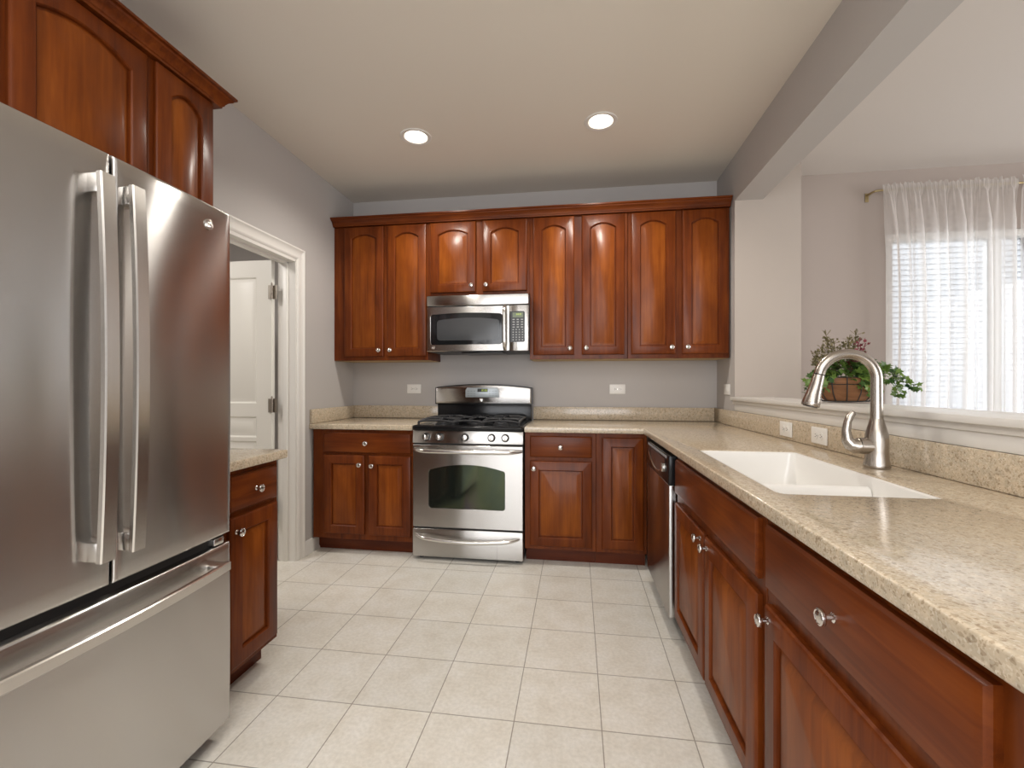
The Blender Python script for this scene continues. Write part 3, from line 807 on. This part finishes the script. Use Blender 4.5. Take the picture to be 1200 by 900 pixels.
# cooktop
ct = MB(); L = []
for d, z in ((0, .884), (-.004, .892), (-.004, .908), (.002, .915), (.010, .917), (.030, .916), (.045, .909)):
    L.append([Vector((x, y, z)) for x, y in rrect(.0045 + d, W_ - .0045 - d, -.006 + d, .545 - d, .012, 3)])
ct.loops(L); ct = ct.obj('cooktop', 'black', rg)
BUR = [(.175, .145, .045), (.589, .145, .045), (.175, .405, .038), (.589, .405, .035), (.382, .275, .042)]
for bx_, by_, br in BUR:
    q = MB(); q.lathe([(.0, .0), (br * 1.25, 0), (br * 1.2, .010), (br, .013), (br, .017), (br * .9, .021), (.0, .023)], 24)
    q.obj('burner', 'iron', ct, (bx_, by_, .909))
def grate(x0, x1, y0, y1, centers):
    mb = MB(); z = .948; r = .0078
    def bar(a_, b_): mb.tube([a_, b_], r, 6)
    # frame with legs dropping at the corners and mid-sides
    pts = [(x0, y0), (x1, y0), (x1, y1), (x0, y1)]
    for i in range(4):
        a_, b_ = pts[i], pts[(i + 1) % 4]
        n = 9; row = []
        for j in range(n):
            s_ = j / (n - 1); dz = -.012 * abs(2 * s_ - 1) ** 3
            row.append((a_[0] + (b_[0] - a_[0]) * s_, a_[1] + (b_[1] - a_[1]) * s_, z + dz))
        mb.tube(row, r, 6)
        bar((a_[0], a_[1], z - .010), (a_[0], a_[1], .913))
    ym = (y0 + y1) / 2
    if len(centers) == 2: bar((x0, ym, z - .002), (x1, ym, z - .002))
    for cx, cy in centers:
        yy0, yy1 = (y0, y1) if len(centers) == 1 else ((y0, ym) if cy < ym else (ym, y1))
        for (ax, ay) in ((x0, cy), (x1, cy), (cx, yy0), (cx, yy1)):
            v = Vector((cx - ax, cy - ay)); u = v.normalized() * (v.length - .022)
            mb.tube([(ax, ay, z - .006), (ax + u.x * .3, ay + u.y * .3, z + .004), (ax + u.x, ay + u.y, z + .005)], r * .9, 6)
    return mb
grate(.035, .275, .030, .520, [(.175, .145), (.175, .405)]).obj('grate', 'iron', ct)
grate(.285, .479, .030, .520, [(.382, .275)]).obj('grate', 'iron', ct)
grate(.489, .729, .030, .520, [(.589, .145), (.589, .405)]).obj('grate', 'iron', ct)
# back guard
bgd = MB(); bgd.box(.004, W_ - .004, .555, .635, .872, 1.045, .003); bgd = bgd.obj('backguard', 'black', rg)
def arch_top(x0, x1, z0, z1, rise, n=18):
    return [(x0 + .004, z0), (x1 - .004, z0), (x1, z0 + .006)] + [(x1 - .002 + (x0 - x1 + .004) * i / n, z1 - rise + rise * (1 - (2 * i / n - 1) ** 2)) for i in range(n + 1)] + [(x0, z0 + .006)]
A = arch_top(-.004, W_ + .004, 1.040, 1.192, .026)
mb = MB()
def ins(A, d):
    cx = W_ / 2; return [(x + (d if x < cx else -d) * min(1, abs(x - cx) / .2), z + (d if z < 1.1 else -d)) for x, z in A]
mb.loops([[Vector((x, .55, z)) for x, z in A], [Vector((x, .528, z)) for x, z in A], [Vector((x, .518, z)) for x, z in ins(A, .006)], [Vector((x, .515, z)) for x, z in ins(A, .014)]])
mb.obj('console', 'steel', bgd)
mb = MB(); A2 = arch_top(-.009, W_ + .009, 1.036, 1.197, .027)
mb.loops([[Vector((x, y, z)) for x, z in A2] for y in (.532, .60)]); mb.obj('console_shell', 'black', bgd)
dp = MB(); dp.prism([(.245, 1.092), (.512, 1.092), (.512, 1.150), (.498, 1.168), (.259, 1.168), (.245, 1.150)], 'y', .508, .516, bev=.002); dp = dp.obj('display_panel', 'panel_silver', bgd)
MB().box(.342, .424, .5065, .5085, 1.134, 1.160).obj('display', 'lcd', dp)
dg = MB()
for i, x in enumerate((.376, .388, .402, .413)):
    for za in (1.140, 1.1465, 1.153): dg.box(x, x + .007, .5057, .5064, za, za + .0013)
    if i != 1: dg.box(x, x + .0013, .5057, .5064, 1.140, 1.1543)
    dg.box(x + .0057, x + .007, .5057, .5064, 1.140, 1.1543)
dg.obj('digits', 'digits', dp)
bt_ = MB()
for r_ in range(3):
    for c_ in range(10):
        x = .262 + c_ * .0245
        if r_ == 0 and .325 < x < .43: continue
        if r_ == 1 and .33 < x < .425: continue
        bt_.box(x, x + .014, .5068, .5078, 1.103 + r_ * .018, 1.1065 + r_ * .018)
bt_.obj('button_legends', 'legend_dark', dp)
add_badge(bgd, .372, .514, 1.071, .013)

# ------------------------------------------------------------------ over-the-range microwave
mw = thing('microwave', 'stainless over-the-range microwave under the short cabinet', 'microwave', (-1.093, 3.195, 1.434))
MW = .755; MH = .412
b = MB(); b.box(.002, MW - .002, .03, .400, .0, MH, .003); b.obj('body', 'dark_grey', mw)
MB().box(.25, .56, .05, .3, -.010, .0, .003).obj('vent_filter', 'black_plastic', mw)
MB().box(.0, MW, .0, .030, .336, MH, .005, 3).obj('vent_panel', 'steel', mw)
MB().box(.004, MW - .004, .012, .032, .329, .337).obj('gap_strip', 'gasket', mw)
P = win_outline(.026, .566, .050, .283, .010, .020)
d_, g_ = framed_door(.0, .618, .002, .330, P, 0, .028, .004)
md = d_.obj('door', 'steel', mw)
g_.obj('window', 'window_black', md)
P3 = win_outline(.078, .542, .082, .246, .014, .022)
mb = MB(); mb.loops([[Vector((x, .0022, z)) for x, z in P3], [Vector((x, .0034, z)) for x, z in P3]]); mb.obj('window_screen', 'micro_screen', md)
mb = MB(); n = 17; pts = []
for i in range(n):
    s_ = i / (n - 1); pts.append((.584, -.004 - .030 * min(1, min(s_, 1 - s_) / .12) ** .6 - .006 * (1 - (2 * s_ - 1) ** 2), .014 + .312 * s_))
mb.tube(pts, .0125, 14, flat=(1., 1.)); mb.obj('handle', 'steel_handle', md)
add_badge(md, .050, -.0005, .030, .012)
cp = MB(); cp.box(.6205, MW, .0, .028, .002, .330, .003); cp = cp.obj('control_panel', 'steel', mw)
mb = MB(); P4 = win_outline(.600 + .022, .728, .064, .286, .001, .010, 4, 4)
mb.loops([[Vector((x, -.0025, z)) for x, z in P4], [Vector((x, .0005, z)) for x, z in P4]]); kp = mb.obj('keypad', 'black_plastic', cp)
MB().box(.640, .716, -.0036, -.0024, .240, .276).obj('display', 'lcd_grey', kp)
mb = MB()
for i, x in enumerate((.668, .680, .694)):
    mb.box(x, x + .007, -.0042, -.0035, .266, .2675); mb.box(x, x + .007, -.0042, -.0035, .2575, .259); mb.box(x, x + .0015, -.0042, -.0035, .2575, .2675); mb.box(x + .0055, x + .007, -.0042, -.0035, .2575, .2675)
mb.obj('digits', 'digits', kp)
mb = MB()
for r_ in range(9):
    z = .226 - r_ * .0182; cols = 3 if r_ < 4 else 4
    for c_ in range(cols):
        wdt = .016 if cols == 3 else .009
        x = .640 + c_ * (.076 - wdt) / (cols - 1); mb.box(x, x + wdt, -.0034, -.0024, z - .0035, z + .003)
mb.obj('button_legends', 'legend', kp)

# ------------------------------------------------------------------ dishwasher
dy0, dwid = 2.795, .605
dsh = thing('dishwasher', 'stainless dishwasher with black console beside the corner cabinet', 'dishwasher', (edge_x(dy0) + .026, dy0, 0), RP)
MB().box(.004, dwid - .004, .032, .53, .02, .865).obj('body', 'dark_grey', dsh)
MB().box(.004, dwid - .004, .055, .08, .0, .095).obj('toe_kick', 'black_plastic', dsh)
dd = MB(); dd.box(.002, dwid - .002, -.030, .030, .100, .722, .004, 3); dd = dd.obj('door', 'steel', dsh)
cs = MB(); cs.box(.002, dwid - .002, -.032, .030, .724, .862, .006, 3); cs = cs.obj('console', 'black', dsh)
mb = MB(); pts = [(.08 + .44 * i / 20, -.034, .80 - .055 * (1 - (2 * i / 20 - 1) ** 2)) for i in range(21)]
mb.tube(pts, .004, 8); mb.obj('handle_recess_rim', 'steel_handle', cs)
mb = MB(); mb.prism([(.08 + .44 * i / 20, .797 - .05 * (1 - (2 * i / 20 - 1) ** 2)) for i in range(21)] + [(.52, .832), (.08, .832)], 'y', -.0335, -.031); mb.obj('handle_recess', 'window_black', cs)
k = MB(); k.lathe([(.022, 0), (.022, .010), (.018, .014), (.0, .015)], 20, RX(pi / 2)); k.obj('dial', 'steel_handle', cs, (.50, -.033, .788))
mb = MB(); mb.box(.06, .56, -.0335, -.0315, .842, .854, .0005, 1); mb.obj('button_strip', 'panel_silver', cs)

# ------------------------------------------------------------------ outlets
def outlet(label, loc, rot, group, decora=False):
    """horizontal duplex plate; local x along its length, -y towards the room"""
    o = thing('wall_outlet', label, 'outlet', loc, 0, group); o.rotation_euler = rot
    MB().box(-.060, .060, -.006, 0, -.0375, .0375, .003, 3).obj('plate', 'plastic_white', o)
    if decora:
        MB().box(-.033, .033, -.0085, -.005, -.017, .017, .002).obj('rocker', 'plastic_white', o)
    else:
        for sx in (-.0195, .0195):
            r_ = MB(); r_.lathe([(.0, 0), (.0168, 0), (.0168, .0025), (.0, .0025)], 20, TR(0, -.0058, 0) @ RX(pi / 2)); r_ = r_.obj('receptacle', 'plastic_white', o, (sx, 0, 0))
            q = MB()
            for dz in (-.0055, .0055): q.box(-.0045, .0035, -.0088, -.0080, dz - .001, dz + .001)
            q.lathe([(.0025, 0), (.0025, .001)], 10, TR(.009, -.008, 0) @ RX(pi / 2)); q.obj('slots', 'plastic_dark', r_)
    MB().lathe([(.003, 0), (.003, .001), (.0, .0012)], 10, TR(0, -.006, 0) @ RX(pi / 2)).obj('screw', 'steel_handle', o)
    return o
outlet('white wall outlet on grey wall beside the range backguard, over the short countertop', (-1.340, YB, 1.156), (0, 0, 0), 'white outlets')
outlet('white wall outlet on grey wall under the upper cabinets between range and corner', (.318, YB, 1.156), (0, 0, 0), 'white outlets')
outlet('white switch plate on the wall stub end next to the white ledge', (XR, 3.36, 1.158), (0, 0, -pi / 2), 'white outlets', True)
ap = -pi / 2 + math.atan(TP)
for yy, lb in ((2.47, 'white outlet on the stone backsplash closer to the corner'), (2.175, 'white outlet on the stone backsplash closer to the faucet')):
    outlet(lb, (pony_x(yy) - .0235, yy, .968), (0, 0, ap), 'white outlets')

# ------------------------------------------------------------------ recessed ceiling lights
def can(x, y, label):
    o = thing('recessed_light', label, 'ceiling light', (x, y, ZC), 0, 'recessed ceiling lights')
    MB().lathe([(.071, .004), (.071, -.002), (.080, -.006), (.094, -.004), (.097, 0), (.094, .001), (.0705, .001)], 40, cap=False).obj('trim_ring', 'white', o)
    MB().lathe([(.0715, .0), (.066, .02), (.062, .06), (.060, .085), (.060, .11), (.0, .11)], 40, cap=False).obj('reflector', 'white', o)
    MB().lathe([(.0, .098), (.050, .098), (.055, .070), (.045, .048), (.022, .036), (.0, .033)], 28, cap=False).obj('bulb', 'bulb', o)
    l = bpy.data.lights.new('recessed_lamp', 'SPOT'); l.energy = 46; l.spot_size = radians(150); l.spot_blend = .6; l.shadow_soft_size = .075; l.color = (1, .95, .87)
    lo = bpy.data.objects.new('recessed_lamp', l); COL.objects.link(lo); lo.parent = o; lo.location = (0, 0, -.012)
    return o
can(*CANS[0], 'recessed ceiling light nearer the doorway wall')
can(*CANS[1], 'recessed ceiling light nearer the beam')

# ------------------------------------------------------------------ window, siding and curtains
wn = struct(thing('window_1', 'tall white-framed window behind the sheer curtains', 'window', (WX0, YB + .07, WZ0)))
del wn['category']
ww, wh = WX1 - WX0, WZ1 - WZ0
mb = MB(); t_ = .05
mb.box(0, t_, -.06, .05, t_, wh - t_, .002); mb.box(ww - t_, ww, -.06, .05, t_, wh - t_, .002); mb.box(0, ww, -.06, .05, wh - t_, wh, .004); mb.box(0, ww, -.06, .05, 0, t_, .004)
mb.box(.70, .76, -.04, .04, t_, wh - t_, .004)
mb.obj('window_frame', 'white', wn)
MB().box(t_, .70, -.002, .002, t_, wh - t_).obj('pane', 'glass', wn)
MB().box(.76, ww - t_, -.002, .002, t_, wh - t_).obj('pane', 'glass', wn)
mb = MB(); z = -1.0; pr = []
while z < 7:
    pr += [(0, z), (.017, z + .003), (.003, z + .078)]; z += .080
pr = [(7.6 - a_, b_) for a_, b_ in pr]
mb.prism(pr + [(7.8, z), (7.8, -1)], 'x', 2.0, 16.)
sd = mb.obj('house_exterior', 'siding', None, (0, 0, 0), angle=10)
tag(sd, 'white lap-sided house wall outside the curtained window', 'house')
struct(MB().box(-2, 18, 4.0, 8.5, -.6, -.5).obj('ground', 'siding'))

ROD_Z, ROD_Y = 2.562, 3.505
rod = thing('curtain_rod', 'slim antique brass curtain rod above the dining window', 'curtain rod', (2.10, ROD_Y, ROD_Z))
MB().tube([(-.012, YB - ROD_Y - .006, 0), (-.012, .03, 0), (-.006, .008, 0), (.012, 0, 0), (.05, 0, 0), (2.2, 0, 0)], .0075, 12).obj('rod', 'brass', rod)
for x in (-.012, 2.19):
    mb = MB(); mb.box(x - .012, x + .012, YB - ROD_Y - .008, YB - ROD_Y - .0005, -.045, .018, .002); mb.obj('bracket', 'brass', rod)
def curtain(label, x0, x1, folds, amp, seed, z1=2.600, z0=.03, sway=0.):
    rnd = random.Random(seed); nx, nz = 260, 46
    ph = [rnd.uniform(0, 6.28) for _ in range(6)]; fq = [folds * k for k in (1, .57, 1.63, 2.3)]; am = [1, .8, .38, .12]
    rf = [rnd.uniform(-1, 1) for _ in range(nx + 1)]
    mb = MB(); V = []
    for j in range(nz + 1):
        tz = j / nz; z = z1 + (z0 - z1) * tz ** 1.25; row = []
        d = ROD_Z - z                                      # distance below rod
        g = min(1, max(0, d / .25))
        for i in range(nx + 1):
            u = i / nx
            q = sum(a_ * sin(2 * pi * f_ * u + p_ + .35 * sin(2.2 * tz + p_)) for a_, f_, p_ in zip(am, fq, ph))
            hf = sin(2 * pi * folds * 3.1 * u + ph[4]) * .006 + rf[i] * .0015
            y = -.011 + (hf * (1 - g)) + amp * q * (.25 + .75 * g) * (1 if d > 0 else .35)
            if abs(d) < .018: y = -.0115 + abs(hf) * -.6    # cloth runs in front of the rod
            zz = z + (0.010 * rf[(i // 3) * 3] + .006 * sin(2 * pi * folds * 2.3 * u + ph[5])) * max(0, 1 - tz * 30)
            x = x0 + (x1 - x0) * u + .014 * g * cos(2 * pi * folds * u + ph[0]) * min(1, u * 8, (1 - u) * 8) + sway * sin(pi * min(1, tz * 1.15)) * (1 - u)
            row.append(mb.bm.verts.new((x, min(y, .06), zz)))
        V.append(row)
    for j in range(nz):
        for i in range(nx): mb.bm.faces.new((V[j][i], V[j][i + 1], V[j + 1][i + 1], V[j + 1][i]))
    o = mb.obj('curtain', 'sheer', None, (0, ROD_Y, 0), angle=180)
    return tag(o, label, 'curtain', 'sheer curtains')
curtain('white sheer curtain panel gathered at the bracket end of the rod', 2.125, 2.962, 10, .022, 3, sway=.05)
curtain('white sheer curtain panel lying flatter over the window middle', 2.988, 4.24, 9, .016, 8)

# ------------------------------------------------------------------ planter on the ledge
px_, py_, pz_ = 1.262, 2.33, 1.112
pt = thing('potted_plant', 'ivy planter with dried sprigs and burgundy leaves on the white ledge', 'plant', (px_, py_, pz_))
a_, b_ = .140, .072
def ell(k, z, n=36): return [Vector((a_ * k * cos(2 * pi * i / n), b_ * k * sin(2 * pi * i / n), z)) for i in range(n)]
mb = MB(); mb.loops([ell(.62, .008), ell(.74, .02), ell(.90, .06), ell(.98, .105), ell(.98, .118), ell(.90, .118), ell(.80, .095)]); mb.obj('liner', 'coco', pt)
mb = MB()
def ellpt(k, t, z): return (a_ * k * cos(t), b_ * k * sin(t), z)
for k, z, r_ in ((1.02, .118, .003), (.985, .085, .002), (.70, .006, .003)):
    mb.tube([ellpt(k, 2 * pi * i / 36, z) for i in range(37)], r_, 6)
for q in range(14):
    t0 = 2 * pi * q / 14; mb.tube([ellpt(k, t0, z) for k, z in ((1.02, .118), (1.01, .085), (.93, .045), (.80, .018), (.70, .006))], .0022, 6)
mb.obj('wire_basket', 'wire', pt)
rnd = random.Random(21)
def leaf(mb, p, d, nrm, s):
    d = d.normalized(); sd_ = d.cross(nrm); 
    if sd_.length < 1e-4: sd_ = d.cross(Vector((1, 0, 0)))
    sd_.normalize(); up = sd_.cross(d).normalized()
    sh = [(0, 0, 0), (.42, -.12, .02), (.30, .22, .06), (.55, .55, -.02), (.22, .58, .06), (0, 1.05, -.10), (-.22, .58, .06), (-.55, .55, -.02), (-.30, .22, .06), (-.42, -.12, .02)]
    vs = [mb.bm.verts.new(p + sd_ * (x * s) + d * (y * s) + up * (z * s)) for x, y, z in sh]
    c_ = mb.bm.verts.new(p + d * (.4 * s) + up * (-.03 * s))
    for i in range(len(vs)): mb.bm.faces.new((c_, vs[i], vs[(i + 1) % len(vs)]))
ivy = MB()
def rv(): return Vector((rnd.uniform(-1, 1), rnd.uniform(-1, 1), rnd.uniform(-.6, 1)))
for i in range(330):
    t0 = rnd.uniform(0, 2 * pi); k = math.sqrt(rnd.random()) * 1.0
    h = .112 + .10 * (1 - k * k) * rnd.uniform(.4, 1.2) + rnd.uniform(-.015, .02)
    p = Vector((a_ * k * cos(t0), b_ * 1.15 * k * sin(t0), h))
    leaf(ivy, p, Vector((cos(t0), sin(t0), rnd.uniform(-.5, .5))) + rv() * .5, Vector((rnd.uniform(-.4, .4), -.9, .7)) + rv() * .4, rnd.uniform(.020, .034))
def trail(pts, nl, s0, s1):
    pts = [Vector(p) for p in pts]; n = len(pts) - 1
    def at(u):
        i = min(int(u * n), n - 1); f_ = u * n - i; return pts[i].lerp(pts[i + 1], f_)
    for i in range(nl):
        u = (i + rnd.random()) / nl; p = at(u) + rv() * .018
        leaf(ivy, p, (at(min(1, u + .05)) - at(max(0, u - .05))) + rv() * .10, Vector((0, -.9, .6)) + rv() * .5, s0 + (s1 - s0) * u)
    ivy.tube([at(i / 10) for i in range(11)], .0016, 5)
trail([(.05, -.02, .13), (.12, -.03, .155), (.19, -.02, .14), (.25, -.01, .09), (.305, 0, .06)], 60, .036, .024)
trail([(.05, 0, .13), (.13, .01, .175), (.20, .03, .15), (.25, .03, .11)], 34, .034, .026)
trail([(.10, -.03, .12), (.17, -.04, .10), (.20, -.03, .05), (.22, -.02, .02)], 22, .032, .024)
trail([(.02, -.06, .13), (.03, -.085, .12), (.035, -.092, .07), (.055, -.09, .025)], 26, .034, .026)
trail([(.07, -.055, .12), (.085, -.075, .07), (.10, -.075, .03)], 14, .032, .026)
trail([(-.05, -.02, .13), (-.12, -.03, .145), (-.165, -.03, .11), (-.19, -.02, .055)], 30, .034, .024)
trail([(-.06, -.05, .13), (-.11, -.07, .10), (-.125, -.075, .06)], 14, .03, .024)
ivy.obj('ivy_foliage', 'ivy', pt, angle=180)
tw = MB()
def sprig(x, z, top_x, nl, mbx, s, y=0.):
    base = Vector((x, y, .12)); tip = Vector((top_x, y + rnd.uniform(-.03, .03), z)); mid = base.lerp(tip, .5) + Vector((rnd.uniform(-.015, .015), 0, 0))
    pts = [base.lerp(mid, i / 4) for i in range(5)] + [mid.lerp(tip, i / 4) for i in range(1, 5)]
    mbx.tube(pts, .0016, 5)
    for i in range(nl):
        u = .25 + .75 * (i + rnd.random()) / nl; q = pts[min(8, int(u * 8))]
        dd_ = Vector((rnd.uniform(-1, 1), rnd.uniform(-.7, .7), rnd.uniform(.2, 1.2)))
        e_ = q + dd_.normalized() * rnd.uniform(.008, .028); mbx.tube([q, e_], .0009, 4)
        leaf(mbx, e_, dd_ + rv() * .4, rv(), s * rnd.uniform(.7, 1.3))
for x, z, tx in ((-.05, .345, -.085), (-.03, .30, -.06), (-.07, .24, -.13), (-.08, .20, -.155), (.0, .285, .005), (-.02, .26, -.02), (.01, .345, .04), (.03, .30, .03), (.015, .32, .02), (-.04, .32, -.07), (-.06, .27, -.10), (.0, .24, .06), (-.09, .23, -.12)):
    sprig(x, z, tx, 40, tw, .011)
tw.obj('dried_sprigs', 'twig', pt, angle=180)
rd = MB()
for x, z, tx in ((.01, .305, .045), (.02, .275, .06), (.02, .25, .035), (.01, .215, .03), (.015, .19, .045), (.0, .18, .02)):
    sprig(x, z, tx, 14, rd, .015, -.02)
rd.obj('burgundy_sprigs', 'red_leaf', pt, angle=180)
